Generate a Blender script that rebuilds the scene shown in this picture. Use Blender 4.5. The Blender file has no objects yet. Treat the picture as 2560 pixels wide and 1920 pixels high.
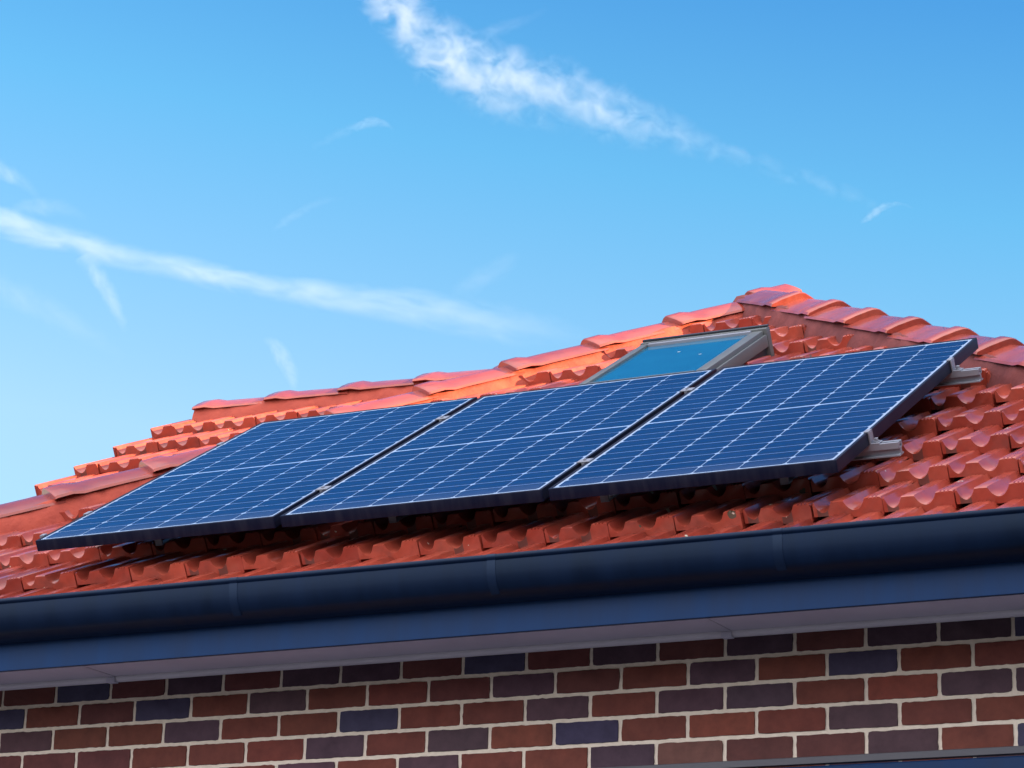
import bpy, bmesh, math, random
from mathutils import Vector, Matrix, noise as mnoise

random.seed(7)
sc = bpy.context.scene
COL = sc.collection
PI = math.pi
PITCH = math.radians(30.0)
CP, SP = math.cos(PITCH), math.sin(PITCH)

# ------------------------------------------------------------------ helpers
def tag(o, label=None, cat=None, group=None, kind=None):
    if label: o['label'] = label
    if cat: o['category'] = cat
    if group: o['group'] = group
    if kind: o['kind'] = kind
    return o

def empty(name, loc, parent=None):
    o = bpy.data.objects.new(name, None)
    o.empty_display_size = 0.2
    COL.objects.link(o)
    o.location = loc
    if parent: o.parent = parent
    return o

class MB:
    """Collects points and faces (world coordinates) and links them as one mesh object."""
    def __init__(self):
        self.v, self.f, self.m, self.c = [], [], [], []
    def face(self, pts, mat=0, col=None):
        i = len(self.v)
        self.v += [tuple(p) for p in pts]
        self.f.append(tuple(range(i, i + len(pts))))
        self.m.append(mat); self.c.append(col)
    def box(self, c, x, y, z, hx, hy, hz, mat=0, col=None):
        """box with centre c and half sizes hx, hy, hz along the axes x, y, z"""
        c = Vector(c); x = Vector(x); y = Vector(y); z = Vector(z)
        P = lambda a, b, d: c + x * (a * hx) + y * (b * hy) + z * (d * hz)
        for q in (((-1,-1,-1),(-1,1,-1),(1,1,-1),(1,-1,-1)), ((-1,-1,1),(1,-1,1),(1,1,1),(-1,1,1)),
                  ((-1,-1,-1),(1,-1,-1),(1,-1,1),(-1,-1,1)), ((-1,1,-1),(-1,1,1),(1,1,1),(1,1,-1)),
                  ((-1,-1,-1),(-1,-1,1),(-1,1,1),(-1,1,-1)), ((1,-1,-1),(1,1,-1),(1,1,1),(1,-1,1))):
            self.face([P(*t) for t in q], mat, col)
    def sweep(self, rings, closed_ring=True, caps=True, mat=0):
        """faces between consecutive rings of points"""
        for a, b in zip(rings[:-1], rings[1:]):
            n = len(a)
            for i in range(n if closed_ring else n - 1):
                j = (i + 1) % n
                self.face([a[i], b[i], b[j], a[j]], mat)
        if caps and closed_ring:
            self.face(list(rings[0]), mat)
            self.face(list(reversed(rings[-1])), mat)
    def cyl(self, a, b, r, n=14, mat=0):
        a = Vector(a); b = Vector(b); d = (b - a).normalized()
        s = d.orthogonal().normalized(); t = d.cross(s)
        ring = lambda c: [c + (s * math.cos(2*PI*i/n) + t * math.sin(2*PI*i/n)) * r for i in range(n)]
        self.sweep([ring(a), ring(b)], mat=mat)
    def build(self, name, mats, parent=None, merge=1e-5, smooth=None, bevel=None, origin=None, outward=True):
        me = bpy.data.meshes.new(name)
        org = Vector(origin) if origin is not None else Vector((0, 0, 0))
        inv = Matrix.Translation(-org)
        me.from_pydata([tuple(inv @ Vector(p)) for p in self.v], [], self.f)
        if not isinstance(mats, (list, tuple)): mats = [mats]
        for m in mats: me.materials.append(m)
        for p, m in zip(me.polygons, self.m): p.material_index = m
        if any(c is not None for c in self.c):
            at = me.color_attributes.new('tint', 'FLOAT_COLOR', 'CORNER')
            k = 0
            for p, c in zip(me.polygons, self.c):
                c = c or (0.5, 0.5, 0.5, 1)
                for _ in p.loop_indices:
                    at.data[k].color = c; k += 1
        bm = bmesh.new(); bm.from_mesh(me)
        if merge: bmesh.ops.remove_doubles(bm, verts=bm.verts, dist=merge)
        if outward: bmesh.ops.recalc_face_normals(bm, faces=bm.faces)
        if bevel:
            es = [e for e in bm.edges if len(e.link_faces) == 2 and e.calc_face_angle(0) > 0.5]
            bmesh.ops.bevel(bm, geom=es, offset=bevel, segments=2, profile=0.6, affect='EDGES', clamp_overlap=True)
        bm.to_mesh(me); bm.free()
        if smooth is not None:
            for p in me.polygons: p.use_smooth = True
            me.set_sharp_from_angle(angle=math.radians(smooth))
        o = bpy.data.objects.new(name, me)
        COL.objects.link(o)
        if parent:
            o.parent = parent
            # places stay in world units: undo the parent's own place
            base = Vector((0, 0, 0)); q = parent
            while q: base += q.location; q = q.parent
            o.location = org - base
        else:
            o.location = org
        return o

# ------------------------------------------------------------------ materials
def mat(name, base=(0.5,0.5,0.5), rough=0.5, metal=0.0, spec=0.5):
    m = bpy.data.materials.new(name); m.use_nodes = True
    b = m.node_tree.nodes['Principled BSDF']
    b.inputs['Base Color'].default_value = (*base, 1)
    b.inputs['Roughness'].default_value = rough
    b.inputs['Metallic'].default_value = metal
    b.inputs['Specular IOR Level'].default_value = spec
    return m, m.node_tree, b

def N(t, typ, **kw):
    n = t.nodes.new(typ)
    for k, v in kw.items():
        if k.startswith('i_'): n.inputs[k[2:].replace('_', ' ')].default_value = v
        else: setattr(n, k, v)
    return n

def ramp(t, stops, interp='LINEAR'):
    r = t.nodes.new('ShaderNodeValToRGB'); r.color_ramp.interpolation = interp
    e = r.color_ramp.elements
    while len(e) < len(stops): e.new(0.5)
    for el, (p, c) in zip(e, stops):
        el.position = p; el.color = c if len(c) == 4 else (*c, 1)
    return r

def noise_tex(t, vec, scale, detail=4, rough=0.55):
    n = N(t, 'ShaderNodeTexNoise'); n.inputs['Scale'].default_value = scale
    n.inputs['Detail'].default_value = detail; n.inputs['Roughness'].default_value = rough
    t.links.new(vec, n.inputs['Vector']); return n

def mixc(t, fac, a, b, mode='MIX'):
    n = N(t, 'ShaderNodeMix', data_type='RGBA', blend_type=mode)
    if isinstance(fac, (int, float)): n.inputs[0].default_value = fac
    else: t.links.new(fac, n.inputs[0])
    for s, x in ((n.inputs[6], a), (n.inputs[7], b)):
        if isinstance(x, tuple): s.default_value = x if len(x) == 4 else (*x, 1)
        else: t.links.new(x, s)
    return n.outputs[2]

def math_n(t, op, a, b=None, clamp=False):
    n = N(t, 'ShaderNodeMath', operation=op); n.use_clamp = clamp
    for s, x in zip(n.inputs, (a, b)):
        if x is None: continue
        if isinstance(x, (int, float)): s.default_value = x
        else: t.links.new(x, s)
    return n.outputs[0]

def bump(t, b, height, strength=0.3, dist=0.01):
    n = N(t, 'ShaderNodeBump'); n.inputs['Strength'].default_value = strength; n.inputs['Distance'].default_value = dist
    t.links.new(height, n.inputs['Height']); t.links.new(n.outputs[0], b.inputs['Normal'])

def make_tile_mat(name='terracotta_tile', k=1.0, lichen=True):
    m, t, b = mat(name, rough=0.36, spec=0.18)
    tc = N(t, 'ShaderNodeTexCoord').outputs['Object']
    at = N(t, 'ShaderNodeAttribute', attribute_name='tint')
    big = noise_tex(t, tc, 2.2, 3)
    fine = noise_tex(t, tc, 26, 6, 0.65)
    base = ramp(t, [(0.0, (0.22*k,0.034*k,0.025*k)), (0.5, (0.355*k,0.056*k,0.035*k)), (1.0, (0.44*k,0.086*k,0.052*k))])
    ats = N(t, 'ShaderNodeSeparateColor'); t.links.new(at.outputs['Color'], ats.inputs[0])
    s = math_n(t, 'ADD', math_n(t, 'MULTIPLY', ats.outputs[0], 0.85), math_n(t, 'MULTIPLY', math_n(t, 'SUBTRACT', big.outputs['Fac'], 0.28), 0.4))
    t.links.new(s, base.inputs[0])
    fr = ramp(t, [(0.35, (0.86,0.86,0.86)), (0.65, (1.06,1.06,1.06))]); t.links.new(fine.outputs['Fac'], fr.inputs[0])
    c = mixc(t, 1.0, base.outputs[0], fr.outputs[0], 'MULTIPLY')
    # dark weathering blotches
    bl = noise_tex(t, tc, 9.0, 5, 0.6)
    br = ramp(t, [(0.52, (0,0,0)), (0.72, (1,1,1))]); t.links.new(bl.outputs['Fac'], br.inputs[0])
    c = mixc(t, math_n(t, 'MULTIPLY', br.outputs[0], 0.50), c, (0.13,0.040,0.034))
    fd = noise_tex(t, tc, 5.5, 4, 0.6)
    fdr = ramp(t, [(0.55, (0,0,0)), (0.75, (1,1,1))]); t.links.new(fd.outputs['Fac'], fdr.inputs[0])
    c = mixc(t, math_n(t, 'MULTIPLY', fdr.outputs[0], 0.35), c, (0.46,0.15,0.10))
    c = mixc(t, math_n(t, 'MULTIPLY', ats.outputs[1], 0.75), c, (0.085,0.050,0.045))
    rough = fine.outputs['Fac']
    if lichen:
        vo = N(t, 'ShaderNodeTexVoronoi'); vo.inputs['Scale'].default_value = 9.0
        vo.inputs['Randomness'].default_value = 1.0
        wob = noise_tex(t, tc, 60, 3)
        vv = N(t, 'ShaderNodeVectorMath', operation='MULTIPLY_ADD')
        t.links.new(wob.outputs['Color'], vv.inputs[0]); vv.inputs[1].default_value = (0.02,0.02,0.02); t.links.new(tc, vv.inputs[2])
        t.links.new(vv.outputs[0], vo.inputs['Vector'])
        spot = math_n(t, 'LESS_THAN', vo.outputs['Distance'], 0.125)
        sel = N(t, 'ShaderNodeSeparateColor'); t.links.new(vo.outputs['Color'], sel.inputs[0])
        gp = N(t, 'ShaderNodeNewGeometry').outputs['Position']
        sx = N(t, 'ShaderNodeSeparateXYZ'); t.links.new(gp, sx.inputs[0])
        few = math_n(t, 'GREATER_THAN', sel.outputs[0], math_n(t, 'SUBTRACT', 0.93, math_n(t, 'MULTIPLY', math_n(t, 'GREATER_THAN', sx.outputs[0], 2.0), 0.38)))
        k1 = math_n(t, 'MULTIPLY', spot, few)
        lc = ramp(t, [(0.0, (0.05,0.045,0.035)), (0.30, (0.10,0.085,0.06)), (0.34, (0.42,0.40,0.30)), (1.0, (0.62,0.60,0.50))])
        t.links.new(sel.outputs[1], lc.inputs[0])
        c = mixc(t, k1, c, lc.outputs[0])
        # pale small specks
        v2 = N(t, 'ShaderNodeTexVoronoi'); v2.inputs['Scale'].default_value = 23.0; t.links.new(vv.outputs[0], v2.inputs['Vector'])
        s2 = N(t, 'ShaderNodeSeparateColor'); t.links.new(v2.outputs['Color'], s2.inputs[0])
        k2 = math_n(t, 'MULTIPLY', math_n(t, 'LESS_THAN', v2.outputs['Distance'], 0.10), math_n(t, 'GREATER_THAN', s2.outputs[0], 0.93))
        c = mixc(t, k2, c, (0.60,0.52,0.44))
    t.links.new(c, b.inputs['Base Color'])
    b.inputs['Coat Weight'].default_value = 0.9; b.inputs['Coat Roughness'].default_value = 0.13; b.inputs['Coat IOR'].default_value = 1.42
    rr = ramp(t, [(0.3, (0.30,)*3), (0.7, (0.52,)*3)]); t.links.new(rough, rr.inputs[0])
    t.links.new(rr.outputs[0], b.inputs['Roughness'])
    bump(t, b, fine.outputs['Fac'], 0.10, 0.004)
    return m

def make_mortar_bed(name='brown_pointing_mortar', lo=(0.13,0.034,0.034), hi=(0.20,0.052,0.048)):
    m, t, b = mat(name, rough=0.75, spec=0.25)
    tc = N(t, 'ShaderNodeTexCoord').outputs['Object']
    n = noise_tex(t, tc, 14, 6, 0.6)
    r = ramp(t, [(0.3, lo), (0.7, hi)]); t.links.new(n.outputs['Fac'], r.inputs[0])
    t.links.new(r.outputs[0], b.inputs['Base Color'])
    bump(t, b, n.outputs['Fac'], 0.5, 0.02)
    return m

def make_paint(name, base, rough, spec=0.5, var=0.12, scale=5.0, bmp=0.04, stretch=(1,1,1), tintc=None):
    m, t, b = mat(name, base, rough, 0, spec)
    tc = N(t, 'ShaderNodeTexCoord').outputs['Object']
    mp = N(t, 'ShaderNodeMapping'); mp.inputs['Scale'].default_value = stretch; t.links.new(tc, mp.inputs['Vector'])
    if tintc: b.inputs['Specular Tint'].default_value = (*tintc, 1)
    n = noise_tex(t, mp.outputs[0], scale, 6, 0.62)
    lo = tuple(x * (1 - var) for x in base); hi = tuple(x * (1 + var) for x in base)
    r = ramp(t, [(0.3, lo), (0.7, hi)]); t.links.new(n.outputs['Fac'], r.inputs[0])
    t.links.new(r.outputs[0], b.inputs['Base Color'])
    rr = ramp(t, [(0.3, (rough*0.88,)*3), (0.7, (min(1,rough*1.12),)*3)]); t.links.new(n.outputs['Fac'], rr.inputs[0])
    t.links.new(rr.outputs[0], b.inputs['Roughness'])
    n2 = noise_tex(t, tc, scale*6, 3)
    bump(t, b, n2.outputs['Fac'], bmp, 0.005)
    return m

def make_metal(name, base, rough, metal=0.9):
    m, t, b = mat(name, base, rough, metal)
    tc = N(t, 'ShaderNodeTexCoord').outputs['Object']
    n = noise_tex(t, tc, 30, 4)
    rr = ramp(t, [(0.3, (rough*0.8,)*3), (0.7, (rough*1.2,)*3)]); t.links.new(n.outputs['Fac'], rr.inputs[0])
    t.links.new(rr.outputs[0], b.inputs['Roughness'])
    return m

def make_frame_mat():
    m, t, b = mat('black_anodised_frame', (0.008,0.010,0.022), 0.5, 0.0, 0.15)
    tc = N(t, 'ShaderNodeTexCoord').outputs['Object']
    mp = N(t, 'ShaderNodeMapping'); mp.inputs['Scale'].default_value = (34, 4, 4); t.links.new(tc, mp.inputs['Vector'])
    n = noise_tex(t, mp.outputs[0], 1.0, 5, 0.65)
    r = ramp(t, [(0.42, (0.003,0.006,0.022)), (0.66, (0.014,0.017,0.034))]); t.links.new(n.outputs['Fac'], r.inputs[0])
    t.links.new(r.outputs[0], b.inputs['Base Color'])
    return m

def make_cell_mat():
    m, t, b = mat('solar_cell', (0.010,0.040,0.15), 0.16, 0.0, 0.32)
    b.inputs['Specular Tint'].default_value = (0.35, 0.80, 1.0, 1)
    tc = N(t, 'ShaderNodeTexCoord').outputs['Object']
    n = noise_tex(t, tc, 3.0, 4)
    at = N(t, 'ShaderNodeAttribute', attribute_name='tint')
    s = math_n(t, 'ADD', math_n(t, 'MULTIPLY', at.outputs['Fac'], 0.5), math_n(t, 'MULTIPLY', n.outputs['Fac'], 0.5))
    r = ramp(t, [(0.2, CELL_LO), (0.8, CELL_HI)]); t.links.new(s, r.inputs[0])
    sy = N(t, 'ShaderNodeSeparateXYZ'); t.links.new(tc, sy.inputs[0])
    vv = math_n(t, 'ADD', math_n(t, 'MULTIPLY', sy.outputs[1], CP), math_n(t, 'MULTIPLY', sy.outputs[2], SP))
    dust = math_n(t, 'MULTIPLY', math_n(t, 'DIVIDE', math_n(t, 'SUBTRACT', -0.70, vv), 0.14, True), n.outputs['Fac'])
    t.links.new(mixc(t, math_n(t, 'MULTIPLY', dust, 0.30), r.outputs[0], (0.20,0.21,0.24)), b.inputs['Base Color'])
    d = noise_tex(t, tc, 11, 6, 0.7)
    rr = ramp(t, [(0.35, (0.12,)*3), (0.7, (0.24,)*3)]); t.links.new(d.outputs['Fac'], rr.inputs[0])
    t.links.new(rr.outputs[0], b.inputs['Roughness'])
    return m

def make_brick_mat():
    m, t, b = mat('clay_brick', rough=0.72, spec=0.35)
    tc = N(t, 'ShaderNodeTexCoord').outputs['Object']
    at = N(t, 'ShaderNodeAttribute', attribute_name='tint')
    n = noise_tex(t, tc, 13, 8, 0.7)
    fr = ramp(t, [(0.25, (0.70,0.68,0.70)), (0.75, (1.34,1.32,1.26))]); t.links.new(n.outputs['Fac'], fr.inputs[0])
    c = mixc(t, 1.0, at.outputs['Color'], fr.outputs[0], 'MULTIPLY')
    n2 = noise_tex(t, tc, 75, 3, 0.7)
    pk = ramp(t, [(0.69, (0,0,0)), (0.75, (1,1,1))]); t.links.new(n2.outputs['Fac'], pk.inputs[0])
    c = mixc(t, math_n(t, 'MULTIPLY', pk.outputs[0], 0.35), c, (0.03,0.02,0.02))
    t.links.new(c, b.inputs['Base Color'])
    bump(t, b, n.outputs['Fac'], 0.35, 0.008)
    return m

def make_mortar():
    m, t, b = mat('pale_mortar', rough=0.9, spec=0.2)
    tc = N(t, 'ShaderNodeTexCoord').outputs['Object']
    n = noise_tex(t, tc, 40, 6, 0.65)
    r = ramp(t, [(0.3, (0.84,0.73,0.61)), (0.7, (0.97,0.87,0.74))]); t.links.new(n.outputs['Fac'], r.inputs[0])
    t.links.new(r.outputs[0], b.inputs['Base Color'])
    bump(t, b, n.outputs['Fac'], 0.6, 0.006)
    return m

CELL_LO, CELL_HI = (0.0022,0.013,0.062), (0.0034,0.019,0.082)
M = dict(
    tile=make_tile_mat(), cap=make_tile_mat('terracotta_cap', 0.98, False), bed=make_mortar_bed(), bedred=make_mortar_bed('red_pointing_mortar', (0.30,0.050,0.034), (0.40,0.072,0.044)),
    gutter=make_paint('navy_gutter_paint', (0.0014,0.0065,0.025), 0.44, 0.27, 0.30, 2.2, 0.0, (5,2,0.7), (0.50,0.72,1.0)),
    flashj=make_paint('gutter_strap_paint', (0.004,0.011,0.034), 0.40, 0.32, 0.1, 4.0, 0.0, (1,1,1), (0.50,0.72,1.0)),
    fascia=make_paint('slate_blue_paint', (0.0065,0.036,0.118), 0.55, 0.2, 0.16, 2.5, 0.03, (4,2,0.6)),
    soffit=make_paint('soffit_paint', (0.80,0.78,0.95), 0.75, 0.3, 0.07, 2.5),
    mould=make_paint('moulding_paint', (0.80,0.78,0.88), 0.6, 0.3, 0.05),
    flash=make_paint('grey_blue_metal', (0.075,0.078,0.10), 0.5),
    frame=make_frame_mat(), cell=make_cell_mat(),
    back=make_paint('white_backsheet', (0.33,0.42,0.56), 0.2, 0.35, 0.05, 8),
    alu=make_metal('bare_aluminium', (0.26,0.28,0.33), 0.5, 0.45),
    clad=make_paint('grey_cladding', (0.092,0.104,0.108), 0.42, 0.5, 0.12, 7),
    hood=make_paint('dark_hood', (0.020,0.026,0.036), 0.4),
    brick=make_brick_mat(), mortar=make_mortar(),
    under=make_paint('roof_underlay', (0.012,0.011,0.012), 0.9, 0.1),
    render=make_paint('pale_render', (0.45,0.43,0.40), 0.85, 0.2),
    speck=make_paint('bird_dropping', (0.30,0.33,0.36), 0.8),
)
mg, tg, bg = mat('skylight_glass', (0.006,0.075,0.20), 0.05, 0.0, 0.6)
tcg = N(tg, 'ShaderNodeTexCoord').outputs['Object']
ng = noise_tex(tg, tcg, 4.0, 4); rg = ramp(tg, [(0.3, (0.004,0.085,0.17)), (0.7, (0.007,0.115,0.21))])
tg.links.new(ng.outputs['Fac'], rg.inputs[0]); tg.links.new(rg.outputs[0], bg.inputs['Base Color'])
M['glass'] = mg

# ------------------------------------------------------------------ roof frame (panel glass plane: n = 0)
P0 = Vector((0.20897, -0.3055, 0.5380))
UX = Vector((1, 0, 0)); VV = Vector((0, CP, SP)); NN = Vector((0, -SP, CP))
def pt(u, v, n): return P0 + UX * u + VV * v + NN * n
GROUND = -3.45

house = empty('brick_house', (1.8, 0, GROUND))
tag(house, 'brick house with red terracotta tile roof, navy gutter and blue fascia', 'house')

# ------------------------------------------------------------------ roof tiles
TW, TG = 0.235, 0.340
def tile_profile():
    pr = []   # (t, top height, bottom height)
    def add(t, h, bt): pr.append((t, h, bt))
    hi, lo = 0.022, -0.011
    def pan(t0, t1, n, bt, h0, h1):
        for i in range(1, n):
            a = i / n
            e = h0 + (h1 - h0) * a
            add(t0 + (t1 - t0) * a, e - (e - lo) * math.sin(PI * a) ** 0.62, bt(a))
    add(0.010, hi - 0.006, -0.026); add(0.018, hi - 0.001, -0.026); add(0.034, hi, -0.026)
    pan(0.040, 0.262, 10, lambda a: -0.026, hi, hi - 0.003)                       # first pan
    add(0.270, hi - 0.002, -0.026); add(0.35, hi - 0.001, -0.026); add(0.448, hi - 0.002, -0.027)
    pan(0.456, 0.738, 11, lambda a: -0.027 - 0.010 * min(1, a * 3), hi - 0.002, hi)   # second pan
    add(0.746, hi + 0.001, -0.037); add(0.775, hi + 0.002, -0.037)
    for k in range(3):                           # ribbed interlock
        t = 0.815 + 0.052 * k
        add(t - 0.012, hi + 0.003, -0.037); add(t, hi - 0.0015, -0.037); add(t + 0.012, hi + 0.003, -0.037)
    add(0.958, hi + 0.003, -0.037); add(0.978, hi, -0.037); add(0.990, hi - 0.008, -0.037)
    return pr
PROF = tile_profile()

def clip_poly(poly, planes):
    for (p, n) in planes:
        out = []
        for i in range(len(poly)):
            a, b = poly[i], poly[(i + 1) % len(poly)]
            da, db = (a - p).dot(n), (b - p).dot(n)
            if da >= 0: out.append(a)
            if (da >= 0) != (db >= 0): out.append(a + (b - a) * (da / (da - db)))
        poly = out
        if len(poly) < 3: return None
    return poly

def tile_field(mb, frame, u0, u1, v0, c0, c1, phase, planes, n0=-0.158, hole=None, holen=None, vmax=9, coarse=False):
    """rows of interlocking tiles laid half bond; frame maps (u, v, n) to the world"""
    for c in range(c0, c1):
        ph = phase - (0.1175 if c % 2 else 0.0)
        k0 = math.floor((u0 - ph) / TW) - 1; k1 = math.ceil((u1 - ph) / TW) + 1
        for k in range(k0, k1):
            uu = ph + k * TW
            vb = v0 + TG * c
            du, dv, dn, ro = (random.gauss(0, 0.0012), random.gauss(0, 0.0035), random.gauss(0, 0.0016), random.gauss(0, 0.004))
            tint = min(1, max(0, random.gauss(0.5, 0.24))); col = (tint, 0, 0, 1); scol = (tint, 1, 0, 1)
            st1 = random.random() < 0.30; st2 = random.random() < 0.30
            ctr = frame(uu + TW / 2, vb + 0.17, n0)
            if any((ctr - p).dot(n) < -0.45 for p, n in planes): continue
            L = 0.405
            rows = []
            for (v, drop, kind) in ((0.0, 0, 'b'), (0.0, 0.0035, 't'), (0.006, 0.0, 't'), (0.17, 0, 't'), (L, 0, 't')):
                r = []
                for (t, h, bt) in PROF:
                    hh = bt + 0.0 if kind == 'b' else h - drop
                    vv = min(vb + v + dv + ro * (t - 0.5), vmax)
                    r.append((uu + t * TW + du, vv, n0 + hh - 0.135 * v + dn + ro * 0.3 * (t - 0.5)))
                rows.append(r)
            for ri, (a, b) in enumerate(zip(rows[:-1], rows[1:])):
                for i in range(len(PROF) - 1):
                    tm = PROF[i][0]
                    dirty = ri == 0 and ((st1 and 0.06 < tm < 0.20) or (st2 and 0.54 < tm < 0.70))
                    q = [a[i], a[i+1], b[i+1], b[i]]
                    if hole and all(hole[0] < x[0] < hole[1] and hole[2] < x[1] < hole[3] for x in q): continue
                    poly = clip_poly([frame(*x) for x in q], planes)
                    if poly: mb.face(poly, 0, scol if dirty else col)
            for i in (0, len(PROF) - 1):         # the sides of the tile
                q = [rows[0][i], rows[1][i], rows[2][i], rows[4][i], (rows[4][i][0], rows[4][i][1], rows[4][i][2] - 0.03)]
                if hole and all(hole[0] < x[0] < hole[1] and hole[2] < x[1] < hole[3] for x in q): continue
                poly = clip_poly([frame(*x) for x in q], planes)
                if poly: mb.face(poly, 0, col)

# hips, apex (cap crest level n = -0.03)
AU, AV = 1.517, 3.784
NTOP = -0.085
DR = Vector((1.0, -1.0, -0.5774)).normalized()      # down the right hip
LA, LB = pt(1.123, 3.547, -0.110), pt(-0.453, 1.532, -0.080)
DL = (LB - LA).normalized()                         # down the left hip, bedded a little lower
APEX = pt(AU, AV, NTOP)
KU = 1.0 / DR.x                                     # metres along a hip per metre of u
LN = Vector((1.760, -1.576, 0)).normalized()
keep_l = (LA, LN)    # keep the main slope right of the left hip
keep_r = (APEX, Vector((-1, -1, 0)).normalized())

roof = empty('roof', (0, 0, 0), house); roof.location = Vector((1.8, 0, 0.2)) - house.location

SKY = (1.312, 1.868, 1.93, 2.700)                   # skylight u0, u1, v0, v1
f = MB()
tile_field(f, pt, -2.0, 5.3, 0.017, -1, 12, 0.12, [keep_l, keep_r], hole=(SKY[0]+0.02, SKY[1]-0.02, SKY[2], SKY[3]+0.0))
o = f.build('tile_slope', M['tile'], house, smooth=38, outward=False, origin=pt(1.6, 0.5, -0.15))

# slope of the wing behind the left hip: the same pitch, set back
WD = 0.354
def wpt(u, v, n): return pt(u, v, n - 0.5 * WD)
WV = 3.62                                           # ridge of the wing
keep_w = (LA - LN * 0.03, -LN)
f = MB()
tile_field(f, wpt, -1.62, 1.6, -0.15, 0, 11, -1.470, [keep_w, (wpt(-1.603, 0, 0), Vector((1, 0, 0))), (wpt(0, WV, -0.15), Vector((0, -1, 0)))], n0=-0.123)
f.build('wing_tile_slope', M['tile'], house, smooth=38, outward=False, origin=wpt(-0.5, 2.0, -0.15))

# mortar closing the verge of the wing, under the end tiles
f = MB()
rb = []
for k in range(240):
    v = -0.10 + (WV + 0.05) * k / 239
    w = 0.004 * mnoise.noise(Vector((v * 12, 3, 1)))
    tp = -0.137 - 0.135 * ((v + 0.15) % 0.34)
    rb.append([wpt(-1.586 + w, v, -0.26), wpt(-1.586 + w, v, tp), wpt(-1.50, v, tp), wpt(-1.50, v, -0.26)])
f.sweep(rb)
f.build('verge_mortar', M['bedred'], house, smooth=40)

# right-hand slope (falls away towards +X)
RY = APEX.y
def rpt(u, v, n):
    # u runs away from the viewer (+Y), v up the slope (towards -X)
    e = Vector((APEX.x, 0, 0)) + Vector((4.07 * CP, 0, 0))
    zb = APEX.z - 0.061 - 4.07 * SP
    return Vector((e.x - v * CP + n * SP, u, zb + v * SP + n * CP))
f = MB()
tile_field(f, rpt, -0.6, 5.0, 0.005, 0, 12, 0.05, [(APEX, Vector((1, 1, 0)).normalized()), (APEX, Vector((1, 0, 0)))], n0=-0.02)
f.build('side_tile_slope', M['tile'], house, smooth=38, outward=False, origin=rpt(1, 2, 0))

# decking under the tiles: the dark layer one sees in the gaps, closing the roof on every side
f = MB()
def slab(pts, d=0.05):
    n = (pts[1] - pts[0]).cross(pts[2] - pts[0]).normalized()
    if n.z < 0: n = -n
    lo = [p - n * d for p in pts]
    f.sweep([pts, lo])
EX0, EX1 = -1.34, 5.02
nb = -0.232
ap = pt(AU, AV - 0.1, nb)
slab([pt(EX0 - P0.x, -0.36, nb), pt(EX1 - P0.x, -0.36, nb), ap])
slab([Vector((EX1, -0.5, 0.19)), Vector((EX1, 8.5, 0.19)), Vector((ap.x, 8.5, ap.z - 0.03)), ap + Vector((0, 0, -0.03))])
slab([Vector((EX0, -0.5, 0.19)), ap + Vector((0, 0, -0.03)), Vector((ap.x, 8.5, ap.z - 0.03)), Vector((EX0, 8.5, 0.19))])
wr = wpt(-1.58, WV, -0.195)
slab([wpt(-1.58, -0.05, -0.195), wpt(1.0, 2.4, -0.195), wpt(1.2, WV, -0.195), wr])
slab([wr, wpt(1.2, WV, -0.195), Vector((1.2, wr.y * 2 - wpt(0, -0.05, -0.195).y, wpt(0, -0.05, -0.195).z)), Vector((wr.x, wr.y * 2 - wpt(0, -0.05, -0.195).y, wpt(0, -0.05, -0.195).z))])
f.build('roof_deck', M['under'], house)

# ------------------------------------------------------------------ hip and ridge caps
def cap_mesh(T, D, L, e):
    """one cap: crest line from T (downhill end) along -D (uphill) for L metres; e = exposure"""
    up_dir = -D
    side = D.cross(Vector((0, 0, 1))).normalized()
    up = side.cross(D).normalized()
    if up.z < 0: up = -up
    prof = [(0.132,-0.074),(0.128,-0.063),(0.090,-0.039),(0.040,-0.013),(0.014,-0.002),(0.0,0.0)]
    full = prof + [(-a, b) for a, b in reversed(prof[:-1])]
    ring0 = full + [(-0.06, -0.070), (0.06, -0.070)]
    jr = random.gauss(0, 0.010); js = random.gauss(0, 0.003)
    mb = MB(); rings = []
    for (s, k, lift) in ((0.0, 1.04, 0.011), (0.007, 1.07, 0.014), (0.075, 1.06, 0.014), (0.125, 1.01, 0.003),
                         (0.20, 1.0, 0.001), (e, 0.97, -0.008), (L, 0.95, -0.012)):
        c = T + up_dir * s
        r = []
        for (a, b) in ring0:
            aa, bb = a * k + js + b * jr, (b + 0.03) * k - 0.03 + lift + a * jr
            q = c + side * aa + up * bb
            w = mnoise.noise_vector(q * 9.0) * 0.0016
            r.append(q + w)
        rings.append(r)
    mb.sweep(rings)
    tint = min(1, max(0, random.gauss(0.5, 0.25)))
    mb.c = [(tint, 0, 0, 1)] * len(mb.f)
    return mb

def cap_run(name, line, ends, D, e=0.413):
    for s in ends:
        T = line(s)
        cap_mesh(T, D, e + 0.055, e).build(name, M['cap'], roof, smooth=32, origin=T)

rline = lambda u: APEX + DR * ((u - AU) * KU)
lline = lambda u: LA + (LB - LA) * ((1.123 - u) / 1.576)
cap_run('hip_cap', rline, [1.75 + 0.2725 * k for k in range(12)], DR)
cap_run('hip_cap', lline, [1.085 - 0.263 * k for k in range(11)], DL)
# short closing cap at the apex, its end lapping over the right hip
T = lline(1.36) + Vector((0, 0, 0.012))
cap_mesh(T, DL, 0.205, 0.17).build('apex_cap', M['cap'], roof, smooth=32, origin=T)
# ridge running back from the apex
for k in range(14):
    T = APEX + Vector((0, 0.12 + 0.41 * k, 0.0))
    cap_mesh(T, Vector((0, -1, -0.02)).normalized(), 0.465, 0.41).build('ridge_cap', M['cap'], roof, smooth=32, origin=T)
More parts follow.
